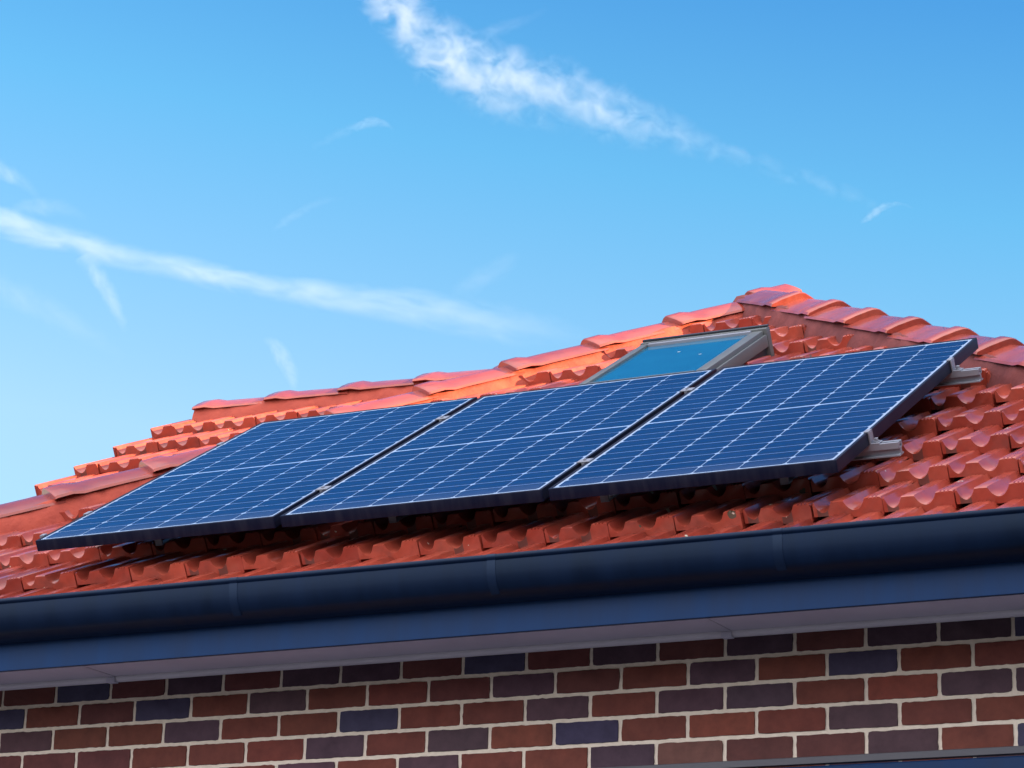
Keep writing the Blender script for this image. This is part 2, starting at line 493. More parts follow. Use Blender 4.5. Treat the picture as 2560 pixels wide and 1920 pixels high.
# ridge of the wing
WRN = -0.086
WT = wpt(-1.50, WV + 0.02, WRN)
for k in range(7):
    T = WT + Vector((0.415 * k, 0, 0))
    D = Vector((-1, 0, -0.01)).normalized()
    cap_mesh(T, D, 0.47, 0.415).build('ridge_cap', M['cap'], roof, smooth=32, origin=T)

# red mortar the caps are bedded in
def bed(a, b, depth_l, depth_r, wid=0.112, name='mortar_bed', m='bed'):
    D = (b - a).normalized(); L = (b - a).length
    side = D.cross(Vector((0, 0, 1))).normalized(); up = side.cross(D).normalized()
    if up.z < 0: up = -up
    rings = []; n = max(2, int(L / 0.025))
    for i in range(n + 1):
        c = a + D * (L * i / n)
        r = []
        for (x, y) in ((-wid*1.25, -depth_l), (-wid*1.24, -0.135), (-wid*1.13, -0.095), (-wid*1.0, -0.060), (-wid*0.7, -0.048), (0, -0.035), (wid*0.7, -0.048), (wid*1.0, -0.060), (wid*1.13, -0.095), (wid*1.24, -0.135), (wid*1.25, -depth_r)):
            q = c + side * x + up * y
            w = mnoise.noise(q * 11.0) * 0.010 + mnoise.noise(q * 38.0) * 0.005
            q = q + side * (w if x > 0 else -w if x < 0 else 0)
            r.append(q)
        rings.append(r)
    f = MB(); f.sweep(rings)
    return f.build(name, M[m], house, smooth=50, origin=a)
bed(rline(1.41), rline(4.75), 0.22, 0.22)
bed(lline(1.39), lline(-1.5), 0.32, 0.32, m='bedred')
bed(APEX + Vector((0, 0.1, 0)), APEX + Vector((0, 5.8, 0)), 0.2, 0.2)
bed(WT + Vector((0.008, 0, 0)), WT + Vector((2.75, 0, 0)), 0.16, 0.16, m='bedred')

# ------------------------------------------------------------------ brick wall
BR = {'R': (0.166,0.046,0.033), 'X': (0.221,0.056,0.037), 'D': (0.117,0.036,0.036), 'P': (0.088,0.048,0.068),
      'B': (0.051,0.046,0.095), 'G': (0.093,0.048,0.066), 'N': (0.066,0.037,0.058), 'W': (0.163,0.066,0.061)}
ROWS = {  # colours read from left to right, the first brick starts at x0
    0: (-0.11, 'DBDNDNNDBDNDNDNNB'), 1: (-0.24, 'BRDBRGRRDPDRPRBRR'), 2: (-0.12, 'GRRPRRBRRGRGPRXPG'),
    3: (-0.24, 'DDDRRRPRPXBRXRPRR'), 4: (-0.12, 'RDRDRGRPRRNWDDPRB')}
wall = MB()
WX0, WX1 = -0.98, 4.66
def brick(x0, x1, z0, z1, col, fine):
    g = 0.0064
    x0, x1, z0, z1 = x0 + g, x1 - g, z0 + g, z1 - g
    x0 = max(x0, WX0); x1 = min(x1, WX1)
    if x1 - x0 < 0.02: return
    st = 0.014 if fine else 0.12
    nx = max(1, int((x1 - x0) / st)); nz = max(1, int((z1 - z0) / st))
    per = [(x0 + (x1 - x0) * i / nx, z0) for i in range(nx)] + [(x1, z0 + (z1 - z0) * i / nz) for i in range(nz)] + \
          [(x1 - (x1 - x0) * i / nx, z1) for i in range(nx)] + [(x0, z1 - (z1 - z0) * i / nz) for i in range(nz)]
    sd = random.random() * 50; tilt = random.gauss(0, 0.0006)
    out = []
    for (x, z) in per:
        r = mnoise.noise(Vector((x * 55, z * 55, sd))) * 0.0019 + mnoise.noise(Vector((x * 160, z * 160, sd + 9))) * 0.0017 - 0.0003 if fine else 0
        cx, cz = (x0 + x1) / 2, (z0 + z1) / 2
        dx, dz = (1 if x >= x1 - 1e-6 else -1 if x <= x0 + 1e-6 else 0), (1 if z >= z1 - 1e-6 else -1 if z <= z0 + 1e-6 else 0)
        if dx and dz: r -= 0.0012
        out.append(Vector((x + dx * r, 0, z + dz * r)))
    yf = -0.0045 + random.gauss(0, 0.0009)
    front = [p + Vector((0, yf + tilt * (p.x - x0) / 0.24, 0)) for p in out]
    back = [p + Vector((0, 0.006, 0)) for p in out]
    c = [max(0.01, v * random.gauss(1, 0.04)) for v in col]
    col4 = (*c, 1)
    inn = [q + (Vector(((x0 + x1) / 2, q.y, (z0 + z1) / 2)) - q).normalized() * 0.0022 + Vector((0, -0.0010, 0)) for q in front]
    n = len(out)
    wall.face(inn, 0, col4)
    for i in range(n):
        j = (i + 1) % n
        wall.face([front[i], front[j], inn[j], inn[i]], 0, col4)
        wall.face([back[i], back[j], front[j], front[i]], 0, col4)
zrow = 0.086
for c in range(-1, 40):
    fine = c < 7
    off = -0.11 if c % 2 == 0 else 0.0
    for k in range(-5, 20):
        x0 = (off - 0.24 * 0 + 0.24 * k)
        key = random.choices('RXDPBGNW', (30, 8, 16, 16, 10, 8, 6, 4))[0]
        if c in ROWS:
            i = round((x0 - ROWS[c][0]) / 0.24)
            if 0 <= i < len(ROWS[c][1]): key = ROWS[c][1][i]
        brick(x0, x0 + 0.24, -zrow * (c - 1) - zrow, -zrow * (c - 1), BR[key], fine)
w0 = wall.build('wall', M['brick'], house, outward=True, smooth=30, origin=(1.8, 0, 0))
f = MB()
f.box(((WX0 + WX1) / 2, 0.115, (GROUND + 0.13) / 2), (1,0,0), (0,1,0), (0,0,1), (WX1 - WX0) / 2, 0.115, (0.13 - GROUND) / 2 , 0)
f.build('wall_mortar', M['mortar'], house)
# remaining walls of the house
f = MB()
for (cx, cy, hx, hy) in ((WX0 + 0.115, 4.1, 0.115, 3.86), (WX1 - 0.115, 4.1, 0.115, 3.86), ((WX0+WX1)/2, 8.08, (WX1-WX0)/2, 0.115)):
    f.box((cx, cy, (GROUND + 0.13) / 2), (1,0,0), (0,1,0), (0,0,1), hx, hy, (0.13 - GROUND) / 2)
mbw, tb, bb = mat('side_brickwork', rough=0.8, spec=0.3)
tcb = N(tb, 'ShaderNodeTexCoord').outputs['Object']
bt = N(tb, 'ShaderNodeTexBrick'); bt.inputs['Color1'].default_value = (0.2,0.055,0.04,1); bt.inputs['Color2'].default_value = (0.09,0.05,0.06,1)
bt.inputs['Mortar'].default_value = (0.65,0.56,0.48,1); bt.inputs['Scale'].default_value = 1.0; bt.inputs['Brick Width'].default_value = 0.24
bt.inputs['Row Height'].default_value = 0.086; bt.inputs['Mortar Size'].default_value = 0.005
mpb = N(tb, 'ShaderNodeMapping'); mpb.inputs['Rotation'].default_value = (PI/2, 0, PI/2); tb.links.new(tcb, mpb.inputs['Vector']); tb.links.new(mpb.outputs[0], bt.inputs['Vector'])
tb.links.new(bt.outputs['Color'], bb.inputs['Base Color'])
f.build('side_wall', mbw, house)

# ------------------------------------------------------------------ fascia, soffit, gutter
FY = -0.585
FX0, FX1 = EX0 - 0.02, EX1 + 0.02
f = MB()
f.box(((FX0+FX1)/2, FY + 0.010, 0.1065), (1,0,0), (0,1,0), (0,0,1), (FX1-FX0)/2, 0.010, 0.1035)
for x in (FX0 + 0.010, FX1 - 0.010):
    f.box((x, 4.1, 0.1065), (1,0,0), (0,1,0), (0,0,1), 0.010, 4.66, 0.1035)
f.build('fascia', M['fascia'], house, bevel=0.0025, smooth=40)

f = MB()
f.box(((FX0+FX1)/2, (FY + 0.02) / 2, 0.088), (1,0,0), (0,1,0), (0,0,1), (FX1-FX0)/2 - 0.02, -(FY + 0.02) / 2 , 0.003)
for (xa, xb) in ((FX0 + 0.02, WX0), (WX1, FX1 - 0.02)):
    f.box(((xa+xb)/2, 4.1, 0.088), (1,0,0), (0,1,0), (0,0,1), abs(xb-xa)/2, 4.09, 0.003)
sof = f.build('soffit', M['soffit'], house)
for x in (-2.03 + 2.41 * 0 + 0.0, 0.385, 2.785):
    if x < FX0: continue
    f = MB()
    f.box((x, (FY + 0.0) / 2, 0.0840), (1,0,0), (0,1,0), (0,0,1), 0.017, -(FY + 0.03) / 2, 0.0013)
    f.box((x, -0.016, 0.072), (1,0,0), (0,1,0), (0,0,1), 0.018, 0.0155, 0.0095)
    f.build('joint_strip', M['soffit'], sof, bevel=0.001, smooth=40)
f = MB()                                           # quarter-round moulding along the wall
prof = [(0.0, 0.0845), (-0.021, 0.0845), (-0.021, 0.079)] + [(-0.021 * math.cos(a), 0.079 - 0.013 * math.sin(a)) for a in [i * PI / 12 for i in range(1, 7)]]
prof = [(y - 0.0065, z) for y, z in prof]
f.sweep([[Vector((x, y, z)) for y, z in prof] for x in (WX0, WX1)])
f.build('moulding', M['mould'], sof, smooth=40)

def gutter_profile(off=0.0):
    g = [(-0.590, 0.200), (-0.590, 0.098), (-0.604, 0.092), (-0.630, 0.091), (-0.654, 0.096), (-0.676, 0.106), (-0.694, 0.122),
         (-0.706, 0.143), (-0.712, 0.166), (-0.7145, 0.190), (-0.7150, 0.204), (-0.7130, 0.2065)]
    cx, cz, r = -0.7105, 0.2165, 0.0095
    for i in range(9):                              # rolled bead
        a = math.radians(-110 - 32 * i)
        g.append((cx + r * math.cos(a), cz + r * math.sin(a)))
    inner = [(-0.7035, 0.206), (-0.7115, 0.200), (-0.7110, 0.190), (-0.7085, 0.167), (-0.7025, 0.1445), (-0.691, 0.1245), (-0.674, 0.109), (-0.6535, 0.099), (-0.630, 0.094), (-0.606, 0.095), (-0.593, 0.100), (-0.593, 0.200)]
    return g, inner
g, inn = gutter_profile()
loop = g + inn
f = MB()
# front run with mitred returns down both sides
def ring_at(kind):
    r = []
    for (y, z) in loop:
        d = y - FY                                   # distance out from the fascia (negative)
        if kind == 'l1': r.append(Vector((FX0 + d, 8.7, z)))
        if kind == 'l0': r.append(Vector((FX0 + d, FY + d, z)))
        if kind == 'r0': r.append(Vector((FX1 - d, FY + d, z)))
        if kind == 'r1': r.append(Vector((FX1 - d, 8.7, z)))
    return r
f.sweep([ring_at('l1'), ring_at('l0'), ring_at('r0'), ring_at('r1')])
gut = f.build('gutter', M['gutter'], house, smooth=40)
for x in (-0.57, 0.38, 1.331, 2.278, 3.234, 4.19):
    if abs(x - 0.38) < 0.01: continue
    f = MB()
    out = g[5:]
    cx, cz = -0.65, 0.17
    def off(p, d):
        v = Vector((p[0] - cx, p[1] - cz)); v = v.normalized() * d
        return (p[0] + v.x, p[1] + v.y)
    o2 = [off(p, 0.0012) for p in out]; i2 = [off(p, -0.0005) for p in out]
    lp = o2 + list(reversed(i2))
    w = 0.015
    f.sweep([[Vector((x + s, y, z)) for y, z in lp] for s in (-w, w)])
    f.build('gutter_joint', M['flashj'] if 'flashj' in M else M['gutter'], gut, smooth=40)

# metal box on the wall at the lower right
f = MB()
bx0, bx1 = 1.30, 4.40
prof = [(-0.003, -0.333), (-0.017, -0.337), (-0.019, -0.358), (-0.010, -0.3605), (-0.010, -0.3665), (-0.030, -0.3685), (-0.034, -0.373),
        (-0.036, -0.52), (-0.033, -0.527), (-0.003, -0.529)]
f.sweep([[Vector((x, y, z)) for y, z in prof[:4] + [(-0.003, -0.3605)]] for x in (bx0, bx1)])
f.build('flashing', M['flash'], house, smooth=30)
f = MB()
f.sweep([[Vector((x, y, z)) for y, z in [(-0.003, -0.3645)] + prof[4:]] for x in (bx0, bx1)])
f.build('shutter_box', M['fascia'], house, smooth=30)

# ------------------------------------------------------------------ skylight
sk = empty('skylight', (0, 0, 0), house); sk.location = pt(1.6, 2.3, -0.1) - house.location
u0, u1, v0, v1 = SKY
NT = -0.055
f = MB()
def rbox(mb, ua, ub, va, vb, na, nb_, m=0):
    mb.box(pt((ua+ub)/2, (va+vb)/2, (na+nb_)/2), UX, VV, NN, (ub-ua)/2, (vb-va)/2, abs(nb_-na)/2, m)
rbox(f, u0, u0 + 0.036, v0, v1 - 0.036, -0.235, NT)
rbox(f, u1 - 0.054, u1 - 0.004, v0, v1 - 0.036, -0.125, NT - 0.004)
rbox(f, u1 - 0.003, u1 + 0.010, v0, v1 - 0.038, -0.128, NT - 0.022)
rbox(f, u0 + 0.036, u1 - 0.054, v0, v0 + 0.06, -0.235, NT - 0.002)
f.build('frame', M['clad'], sk, bevel=0.004, smooth=40)
f = MB()
rbox(f, u0 - 0.006, u1 + 0.012, v1 - 0.036, v1 + 0.004, -0.235, NT + 0.004)
f.build('hood', M['clad'], sk, bevel=0.004, smooth=40)
f = MB()
rbox(f, u0 - 0.004, u1 + 0.010, v1 - 0.012, v1 + 0.006, NT + 0.0045, NT + 0.013)
f.build('hood_trim', M['hood'], sk, bevel=0.003, smooth=40)
f = MB()
rbox(f, u0 + 0.036, u1 - 0.054, v1 - 0.058, v1 - 0.0365, NT - 0.03, NT + 0.002)
f.build('sash_bar', M['alu'], sk, bevel=0.002, smooth=40)
f = MB()
rbox(f, u0 + 0.0365, u1 - 0.0545, v0 + 0.0605, v1 - 0.0585, NT - 0.022, NT - 0.010)
f.build('pane', M['glass'], sk)
for (uu, vv, a, b) in ((1.565, 2.45, 0.007, 0.006), (1.70, 2.345, 0.007, 0.006)):
    f = MB(); c = pt(uu, vv, NT - 0.0095)
    f.face([c + UX * (a * math.cos(q) * (1 + 0.2 * math.sin(3*q))) + VV * (b * math.sin(q)) for q in [2*PI*i/14 for i in range(14)]])
    f.build('dropping_mark', M['speck'], sk)
f = MB()
rbox(f, u0 + 0.04, u1 - 0.006, v0 + 0.065, v1 - 0.04, -0.24, -0.126)
f.build('dark_gap_fill', M['hood'], sk)  # dark box under the frame, the gap's shade put into its colour
f = MB()                                            # lead apron down the right side of the opening
rbox(f, u1 + 0.0105, u1 + 0.075, v0, v1 + 0.03, -0.24, -0.20)
f.build('flashing', M['hood'], sk)
f = MB()
rbox(f, u0 - 0.075, u0 - 0.0105, v0, v1 + 0.03, -0.24, -0.20)
f.build('flashing', M['hood'], sk)

# ------------------------------------------------------------------ solar panels
W, H, GAP, TH = 1.002, 1.684, 0.0259, 0.040
def make_panel(ua):
    f = MB()
    nt = 0.0
    lip = 0.011
    # glass face: white backsheet with 120 half cells, all in one mesh
    face = MB()
    def q(u, v, n=-0.0016): return pt(ua + u, v, n)
    face.face([q(lip - 0.002, lip - 0.002), q(W - lip + 0.002, lip - 0.002), q(W - lip + 0.002, H - lip + 0.002), q(lip - 0.002, H - lip + 0.002)], 0)
    mx, my = 0.0225, 0.026
    cw, ch = 0.1566, 0.0778
    gx = (W - 2 * mx - 6 * cw) / 5.0
    mid = 0.013
    gy = (H - 2 * my - mid - 20 * ch) / 18.0
    cham = 0.0095
    for i in range(6):
        for j in range(20):
            x0 = mx + i * (cw + gx); y0 = my + j * (ch + gy) + (mid - gy if j >= 10 else 0)
            x1, y1 = x0 + cw, y0 + ch
            t = random.random(); col = (t, t, t, 1)
            a = cham; b = cham * 0.9
            face.face([q(x0 + a, y0, -0.0013), q(x1 - a, y0, -0.0013), q(x1, y0 + b, -0.0013), q(x1, y1 - b, -0.0013), q(x1 - a, y1, -0.0013), q(x0 + a, y1, -0.0013), q(x0, y1 - b, -0.0013), q(x0, y0 + b, -0.0013)], 1, col)
    root = empty('solar_panel', pt(ua + W / 2, H / 2, -TH))
    fr = MB()
    def pb(a, b, c, d, n0, n1): rbox(fr, ua + a, ua + b, c, d, n0, n1)
    pb(0, W, 0, lip, -TH, nt); pb(0, W, H - lip, H, -TH, nt)
    pb(0, lip, lip, H - lip, -TH, nt); pb(W - lip, W, lip, H - lip, -TH, nt)
    rbox(fr, ua + lip, ua + W - lip, lip, H - lip, -0.0075, -0.0055)        # closed back of the laminate
    fr.build('frame', M['frame'], root, bevel=0.0012, smooth=40, origin=pt(ua + W/2, H/2, 0))
    face.build('cell_face', [M['back'], M['cell']], root, merge=None, outward=False, origin=pt(ua + W/2, H/2, 0))
    return root
PL = ['blue solar panel at the far end of the row, nearest the wing roof',
      'middle blue solar panel of the row of three, directly below the skylight',
      'blue solar panel nearest the right hip, with two rail ends sticking out beside it']
panels = []
for i in range(3):
    r = make_panel(i * (W + GAP)); panels.append(r)
    tag(r, PL[i], 'solar panel', 'solar panels on the roof')
f = MB()                                            # small clip hanging on the low corner of the first panel
rbox(f, -0.040, -0.002, 0.055, 0.085, -0.034, -0.030); rbox(f, -0.020, -0.002, 0.058, 0.082, -0.0295, 0.004); f.cyl(pt(-0.03, 0.07, -0.0295), pt(-0.03, 0.07, -0.016), 0.007)
f.build('cable_clip', M['alu'], panels[0], bevel=0.001)

def make_rail(v, label):
    root = empty('mounting_rail', pt(1.5, v, -0.13))
    tag(root, label, 'rail', 'aluminium rails under the panels')
    top = -TH - 0.001
    # extruded section in (v, n): slotted top, stepped web, flared foot
    sec = [(-0.019, 0), (-0.005, 0), (-0.005, -0.010), (-0.009, -0.012), (-0.009, -0.018), (0.009, -0.018), (0.009, -0.012), (0.005, -0.010), (0.005, 0), (0.019, 0),
           (0.019, -0.020), (0.007, -0.023), (0.007, -0.038), (0.022, -0.041), (0.022, -0.045), (-0.022, -0.045), (-0.022, -0.041), (-0.007, -0.038), (-0.007, -0.023), (-0.019, -0.020)]
    f = MB()
    f.sweep([[pt(u, v + a, top + b) for a, b in sec] for u in (-0.040, 3.155)])
    f.build('beam', M['alu'], root, smooth=30, origin=pt(1.5, v, top))
    L = 3 * W + 2 * GAP
    for (u, sgn) in ((0.0, -1), (L, 1)):             # end clamps
        f = MB()
        s = sgn
        c = lambda a, b: (min(u + s*a, u + s*b), max(u + s*a, u + s*b))
        a_, b_ = c(-0.012, 0.005); rbox(f, a_, b_, v - 0.019, v + 0.019, 0.0006, 0.0046)
        a_, b_ = c(0.0008, 0.0058); rbox(f, a_, b_, v - 0.019, v + 0.019, -0.0385, 0.0004)
        a_, b_ = c(0.0008, 0.034); rbox(f, a_, b_, v - 0.019, v + 0.019, -0.0408, -0.0368)
        f.build('end_clamp', M['alu'], root, bevel=0.0008, origin=pt(u, v, 0))
        f = MB()
        f.cyl(pt(u + s*0.020, v, -0.0368), pt(u + s*0.020, v, -0.0330), 0.011, 18); f.cyl(pt(u + s*0.020, v, -0.0330), pt(u + s*0.020, v, -0.0235), 0.0075, 6)
        f.build('bolt', M['alu'], root, origin=pt(u, v, 0), smooth=40)
    for k in (1, 2):                                 # mid clamps between neighbours
        u = k * W + (k - 0.5) * GAP
        f = MB()
        rbox(f, u - GAP/2 - 0.011, u + GAP/2 + 0.011, v - 0.020, v + 0.020, 0.0006, 0.0045)
        rbox(f, u - 0.006, u + 0.006, v - 0.020, v + 0.020, -TH, 0.0004)
        f.build('mid_clamp', M['alu'], root, bevel=0.0008, origin=pt(u, v, 0))
        f = MB(); f.cyl(pt(u, v, 0.0046), pt(u, v, 0.0095), 0.0065, 6); f.build('bolt', M['alu'], root, origin=pt(u, v, 0))
    for u in (0.30, 1.28, 2.10, 2.75):               # hooks that carry the rail over the tiles
        f = MB()
        rbox(f, u - 0.015, u + 0.015, v - 0.030, v - 0.0245, -0.135, -0.060)
        rbox(f, u - 0.015, u + 0.015, v - 0.030, v + 0.16, -0.141, -0.1355)
        f.build('roof_hook', M['alu'], root, bevel=0.001, origin=pt(u, v, -0.1))
    return root
make_rail(0.347, 'lower aluminium rail under the solar panels, its end nearer the gutter')
make_rail(1.335, 'upper aluminium rail under the solar panels, its end nearer the hip')

# ------------------------------------------------------------------ unseen block added on the right to shade the lower roof
nh = empty('shade_block', (14, -5, GROUND))
tag(nh, 'plain pale house-like block added out of view to shade the lower roof', 'house')
NX0, NX1, NY0, NY1, NZ = 9.5, 18.0, -14.0, 14.0, 4.475
f = MB(); f.box(((NX0+NX1)/2, (NY0+NY1)/2, (GROUND+NZ)/2), (1,0,0), (0,1,0), (0,0,1), (NX1-NX0)/2, (NY1-NY0)/2, (NZ-GROUND)/2)
f.build('wall', M['render'], nh)
f = MB(); f.box(((NX0+NX1)/2, (NY0+NY1)/2, NZ + 0.061), (1,0,0), (0,1,0), (0,0,1), (NX1-NX0)/2 + 0.02, (NY1-NY0)/2 + 0.02, 0.06)
f.build('block_coping', M['clad'], nh, bevel=0.01)
for y in (-11.5, -8.0, -4.5, -1.0, 2.5, 6.0, 9.5):  # window shapes on the added block
    for z in (-2.0, 1.4):
        f = MB(); f.box((NX0 - 0.02, y, z), (1,0,0), (0,1,0), (0,0,1), 0.03, 0.75, 0.65)
        wn = f.build('block_window', M['clad'], nh)
        f = MB(); f.box((NX0 - 0.055, y, z), (1,0,0), (0,1,0), (0,0,1), 0.004, 0.69, 0.59)
        f.build('pane', M['hood'], wn)

# ------------------------------------------------------------------ ground
mgd, tgd, bgd = mat('paved_ground', (0.07,0.08,0.04), 0.95, 0, 0.1)
tcd = N(tgd, 'ShaderNodeTexCoord').outputs['Object']
n1 = noise_tex(tgd, tcd, 0.35, 6); r1 = ramp(tgd, [(0.35, (0.07,0.07,0.078)), (0.65, (0.105,0.10,0.11))]); tgd.links.new(n1.outputs['Fac'], r1.inputs[0])
tgd.links.new(r1.outputs[0], bgd.inputs['Base Color'])
f = MB()
f.face([Vector((3000 * math.cos(2*PI*i/64), 3000 * math.sin(2*PI*i/64), GROUND)) for i in range(64)])
tag(f.build('ground', mgd, None, outward=False), kind='structure')

# ------------------------------------------------------------------ camera
def rotv(w):
    w = Vector(w); return Matrix.Rotation(w.length, 3, w.normalized())
Rw = rotv((-0.297479782, -0.0409329321, -0.469824923))
BASE = Matrix(((1,0,0),(0,0,-1),(0,1,0)))
Rc = BASE @ Rw
right, down, fwd = Vector(Rc[0]), Vector(Rc[1]), Vector(Rc[2])
CAM = Vector((6.25864801, -8.29548407, -1.8291348))
FPX = 7045.334
cd = bpy.data.cameras.new('camera'); co = bpy.data.objects.new('camera', cd); COL.objects.link(co)
cd.sensor_fit = 'HORIZONTAL'; cd.sensor_width = 36.0; cd.lens = FPX / 2560 * 36.0
cd.clip_start = 0.1; cd.clip_end = 20000
mw = Matrix.Identity(4)
for i in range(3):
    mw[i][0], mw[i][1], mw[i][2], mw[i][3] = right[i], -down[i], -fwd[i], CAM[i]
co.matrix_world = mw
sc.camera = co

# ------------------------------------------------------------------ contrails and wisps: volumes some kilometres away
CD = 3800.0
def cloud(name, label, cat, path, tau, nscale=1.0, edge=0.9, group=None, stretch=1.0, CD=3800.0, coff=0.46):
    """path: (px, py, half width px, strength) along the streak as seen in the sky; becomes a streak of real size and depth"""
    S = CD / FPX
    P = [CAM + (fwd + right * ((x - 1280) / FPX) + down * ((y - 960) / FPX)) * CD for x, y, _, _ in path]
    ex = (P[-1] - P[0]).normalized(); ez = fwd - ex * fwd.dot(ex); ez.normalize(); ey = ez.cross(ex)
    L = (P[-1] - P[0]).length
    loc = [((p - P[0]).dot(ex), (p - P[0]).dot(ey), w * S, s) for p, (_, _, w, s) in zip(P, path)]
    xs = [a for a, *_ in loc]
    # hull
    f = MB(); rings = []
    nst = 40
    def interp(x, k):
        for a, b in zip(loc[:-1], loc[1:]):
            if x <= b[0]:
                q = (x - a[0]) / max(1e-6, b[0] - a[0]); q = min(1, max(0, q)); return a[k] + (b[k] - a[k]) * q
        return loc[-1][k]
    for i in range(nst + 1):
        x = L * i / nst
        c, w = interp(x, 1), interp(x, 2) * (1.12 if 0 < i < nst else 0.8)
        rings.append([Vector((x, c + w * math.cos(2*PI*j/14), 0.7 * w * math.sin(2*PI*j/14))) for j in range(14)])
    f.sweep(rings)
    m = bpy.data.materials.new(name + '_vapour'); m.use_nodes = True
    t = m.node_tree; t.nodes.clear()
    out = t.nodes.new('ShaderNodeOutputMaterial')
    tc = N(t, 'ShaderNodeTexCoord').outputs['Object']
    sep = N(t, 'ShaderNodeSeparateXYZ'); t.links.new(tc, sep.inputs[0])
    xn = math_n(t, 'DIVIDE', sep.outputs[0], L)
    def curve(k, mx, mn=0.0):
        r = N(t, 'ShaderNodeFloatCurve')
        cu = r.mapping.curves[0]
        pts = [(min(1, max(0, a[0] / L)), (a[k] - mn) / (mx - mn)) for a in loc]
        cu.points[0].location = pts[0]; cu.points[-1].location = pts[-1]
        for q in pts[1:-1]: cu.points.new(*q)
        for q in cu.points: q.handle_type = 'AUTO_CLAMPED'
        r.mapping.update()
        t.links.new(xn, r.inputs['Value'])
        return math_n(t, 'ADD', math_n(t, 'MULTIPLY', r.outputs[0], mx - mn), mn)
    ys = [a[1] for a in loc]; ws = [a[2] for a in loc]; ss = [a[3] for a in loc]
    yc = curve(1, max(ys) + 1.0, min(ys) - 1.0); wc = curve(2, max(ws) + 1.0, 0.0); dc = curve(3, max(ss) + 0.001, 0.0)
    ty = math_n(t, 'DIVIDE', math_n(t, 'SUBTRACT', sep.outputs[1], yc), wc)
    tz = math_n(t, 'DIVIDE', sep.outputs[2], math_n(t, 'MULTIPLY', wc, 0.65))
    r2 = math_n(t, 'ADD', math_n(t, 'MULTIPLY', ty, ty), math_n(t, 'MULTIPLY', tz, tz))
    body = math_n(t, 'SUBTRACT', 1.0, r2, True)
    mp = N(t, 'ShaderNodeMapping'); mp.inputs['Scale'].default_value = (1.0 / stretch, 1.0, 1.0); t.links.new(tc, mp.inputs['Vector'])
    wmean = sum(ws) / len(ws)
    nz = noise_tex(t, mp.outputs[0], nscale / wmean, 9, 0.62); nz.inputs['Distortion'].default_value = 0.5
    er = math_n(t, 'MULTIPLY', math_n(t, 'SUBTRACT', nz.outputs['Fac'], 0.5), edge * 2.6)
    d = math_n(t, 'SUBTRACT', math_n(t, 'ADD', body, er), edge * coff)
    d = math_n(t, 'MAXIMUM', d, 0.0)
    d = math_n(t, 'MULTIPLY', math_n(t, 'MULTIPLY', d, body), dc)
    d = math_n(t, 'MULTIPLY', d, tau * 2.4 / (wmean * 1.0))
    pv = N(t, 'ShaderNodeVolumePrincipled'); pv.inputs['Color'].default_value = (0.74,0.80,0.92,1); pv.inputs['Anisotropy'].default_value = 0.2
    t.links.new(d, pv.inputs['Density']); t.links.new(pv.outputs[0], out.inputs['Volume'])
    o = f.build(name, m, None, merge=0.02)
    R = Matrix((ex, ey, ez)).transposed().to_4x4(); R.translation = P[0]
    o.matrix_world = R
    tag(o, label, cat, group)
    return o

cloud('contrail', 'broad ragged white vapour trail with puffy texture high in the sky', 'contrail',
      [(850,-80,70,0.8),(960,0,84,1.0),(1060,95,104,1.0),(1150,165,116,0.9),(1270,208,118,0.75),(1400,240,108,0.55),(1540,285,90,0.50),(1680,335,64,0.34),(1800,378,44,0.22),(1960,432,36,0.20),(2110,480,30,0.17),(2230,530,20,0.05)],
      0.28, 1.5, 1.9, 'vapour trails', 1.2, coff=0.20)
cloud('contrail', 'smooth soft white vapour trail low across the sky on the left', 'contrail',
      [(-140,505,52,0.9),(0,556,52,1.0),(150,598,46,1.0),(300,640,44,0.95),(340,650,44,0.85),(480,678,42,1.0),(620,708,42,0.95),(760,730,46,0.8),(900,750,54,0.62),(1050,772,62,0.45),(1200,800,64,0.3),(1350,825,58,0.14),(1480,845,40,0.03)],
      0.25, 1.3, 1.2, 'vapour trails', 3.0, coff=0.20)
WISP = [
 ('thin cloud streak hanging straight down from the smooth lower vapour trail', [(205,640,34,0.5),(250,700,34,0.8),(290,770,28,0.7),(315,830,16,0.1)], 0.55),
 ('faint wide veil of cloud under the left end of the lower trail', [(-60,690,60,0.5),(60,750,60,0.6),(180,810,50,0.5),(310,895,30,0.05)], 0.25),
 ('short faint smudge of cloud just above the roof of the wing', [(660,845,20,0.1),(700,880,34,0.8),(725,930,30,0.7),(740,985,16,0.05)], 0.40),
 ('faint feathery cloud above the thin end of the lower trail', [(1130,745,30,0.1),(1180,710,46,0.5),(1250,670,42,0.5),(1300,635,20,0.05)], 0.22),
 ('tiny pale wisp of cloud alone in the open sky below the puffy trail', [(780,370,18,0.05),(870,325,20,0.35),(925,306,20,0.9),(985,322,14,0.05)], 0.35),
 ('small bright wisp at the thin tail end of the puffy trail', [(2150,560,10,0.05),(2190,530,16,0.9),(2225,512,12,0.5),(2290,522,8,0.05)], 0.40),
 ('barely visible thin streak above the middle of the lower trail', [(680,580,12,0.05),(725,545,18,0.5),(790,510,18,0.3),(860,495,12,0.05)], 0.22),
 ('small soft cloud puff at the left edge above the lower trail', [(-30,400,30,0.4),(15,435,36,0.8),(60,460,26,0.4),(100,500,16,0.05)], 0.40),
 ('soft feather of cloud rising off the left end of the lower trail', [(30,530,30,0.3),(90,515,36,0.7),(150,520,34,0.4),(220,545,20,0.05)], 0.32),
 ('very faint pale wisp beside the puffy trail near the top of the sky', [(1180,95,22,0.1),(1240,75,28,0.6),(1300,55,22,0.4),(1370,20,14,0.05)], 0.22),
]
for i, (lab, path, tau) in enumerate(WISP):
    cloud('cloud_wisp', lab, 'cloud', path, tau * 0.28, 1.1, 0.9, 'cloud wisps', 1.8, 4600.0 + 260.0 * i)

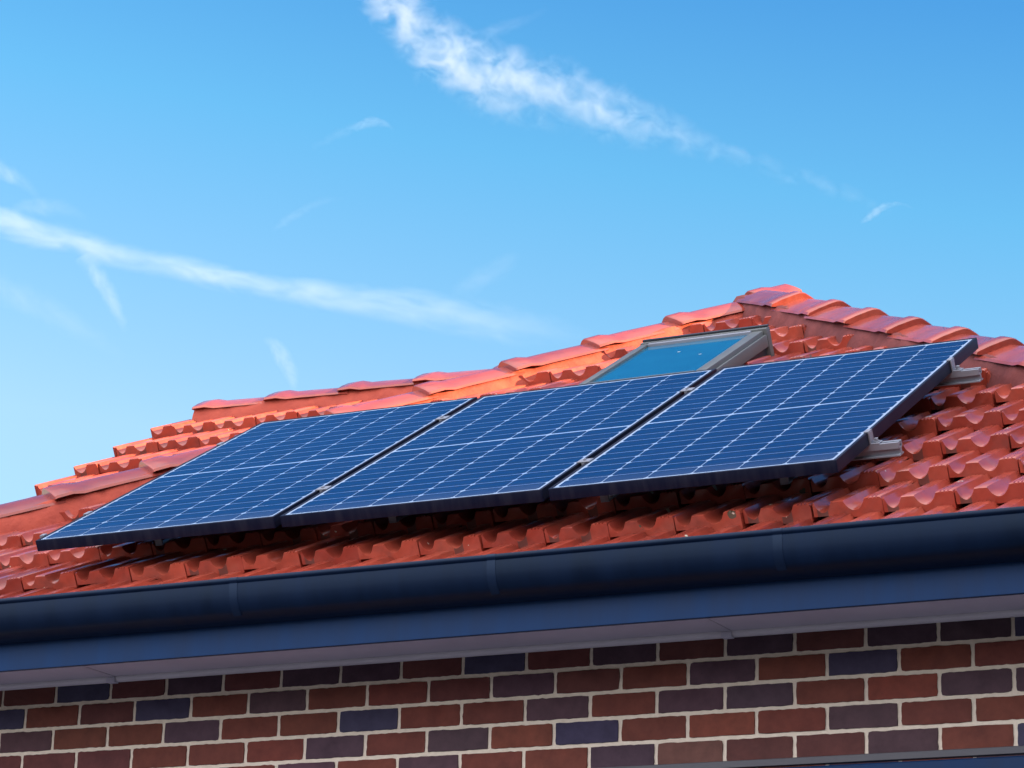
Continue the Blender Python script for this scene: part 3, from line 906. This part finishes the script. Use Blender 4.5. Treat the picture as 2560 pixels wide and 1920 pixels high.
# ------------------------------------------------------------------ light
SUN = Vector((0.93, 0.10, 0.32)).normalized()
sl = bpy.data.lights.new('sun', 'SUN'); so = bpy.data.objects.new('sun', sl); COL.objects.link(so)
sl.energy = 5.0; sl.angle = math.radians(0.55); sl.color = (1.0, 0.76, 0.40)
so.rotation_euler = (-SUN).to_track_quat('-Z', 'Y').to_euler()
so.location = (40, 10, 20)

w = bpy.data.worlds.new('World'); sc.world = w; w.use_nodes = True
t = w.node_tree; t.nodes.clear()
wo = t.nodes.new('ShaderNodeOutputWorld'); bgn = t.nodes.new('ShaderNodeBackground')
sky = N(t, 'ShaderNodeTexSky', sky_type='NISHITA'); sky.sun_disc = False
sky.sun_elevation = math.asin(SUN.z); sky.sun_rotation = math.atan2(SUN.x, SUN.y)
sky.air_density = 1.0; sky.dust_density = 0.4; sky.ozone_density = 1.6
STR = 0.12
bgn.inputs['Strength'].default_value = STR
gen = N(t, 'ShaderNodeTexCoord').outputs['Generated']
sp = N(t, 'ShaderNodeSeparateXYZ'); t.links.new(gen, sp.inputs[0])
# clear air: deep blue high up, paler towards the horizon and the far side from the sun
sv = math_n(t, 'ADD', math_n(t, 'MULTIPLY', math_n(t, 'SUBTRACT', 0.415, sp.outputs[2]), 6.5), math_n(t, 'MULTIPLY', math_n(t, 'SUBTRACT', -0.265, sp.outputs[0]), 0.9))
s01 = math_n(t, 'DIVIDE', math_n(t, 'ADD', sv, 0.8), 3.6, True)
q = lambda v: (v + 0.8) / 3.6
tr = ramp(t, [(q(-0.8), (0.55,1.45,2.15)), (q(0.0), (1.15,1.97,2.39)), (q(0.45), (1.85,2.48,2.44)), (q(1.2), (3.65,2.56,2.25)), (q(1.7), (3.2,2.2,2.0)), (q(2.7), (1.6,1.25,1.25))])
t.links.new(s01, tr.inputs[0])
t0 = mixc(t, 1.0, sky.outputs[0], (0.154, 0.238, 0.264), 'MULTIPLY')
tinted = mixc(t, 1.0, t0, tr.outputs[0], 'MULTIPLY')
# white glow added to the unseen sky overhead and behind, fills roof and wall
dt = N(t, 'ShaderNodeVectorMath', operation='DOT_PRODUCT'); t.links.new(gen, dt.inputs[0])
dt.inputs[1].default_value = Vector((0.10, -0.67, 0.74)).normalized()
cn = noise_tex(t, gen, 2.4, 6, 0.6)
val = math_n(t, 'ADD', dt.outputs['Value'], math_n(t, 'MULTIPLY', math_n(t, 'SUBTRACT', cn.outputs['Fac'], 0.5), 0.7))
cr = ramp(t, [(0.20, (0,0,0)), (0.75, (1,1,1))]); t.links.new(val, cr.inputs[0])
CB = 0.85 / STR
wc = mixc(t, cr.outputs[0], tinted, (CB * 1.0, CB * 0.96, CB * 1.0))
t.links.new(wc, bgn.inputs['Color']); t.links.new(bgn.outputs[0], wo.inputs['Surface'])

# ------------------------------------------------------------------ render settings
sc.view_settings.view_transform = 'Standard'; sc.view_settings.look = 'None'
sc.view_settings.exposure = 1.9; sc.view_settings.gamma = 1.0
sc.cycles.use_denoising = True
sc.cycles.use_adaptive_sampling = False
sc.cycles.volume_step_rate = 0.5
sc.cycles.max_bounces = 8; sc.cycles.diffuse_bounces = 1; sc.cycles.glossy_bounces = 4; sc.cycles.volume_bounces = 1
sc.cycles.transparent_max_bounces = 8
sc.cycles.sample_clamp_indirect = 10
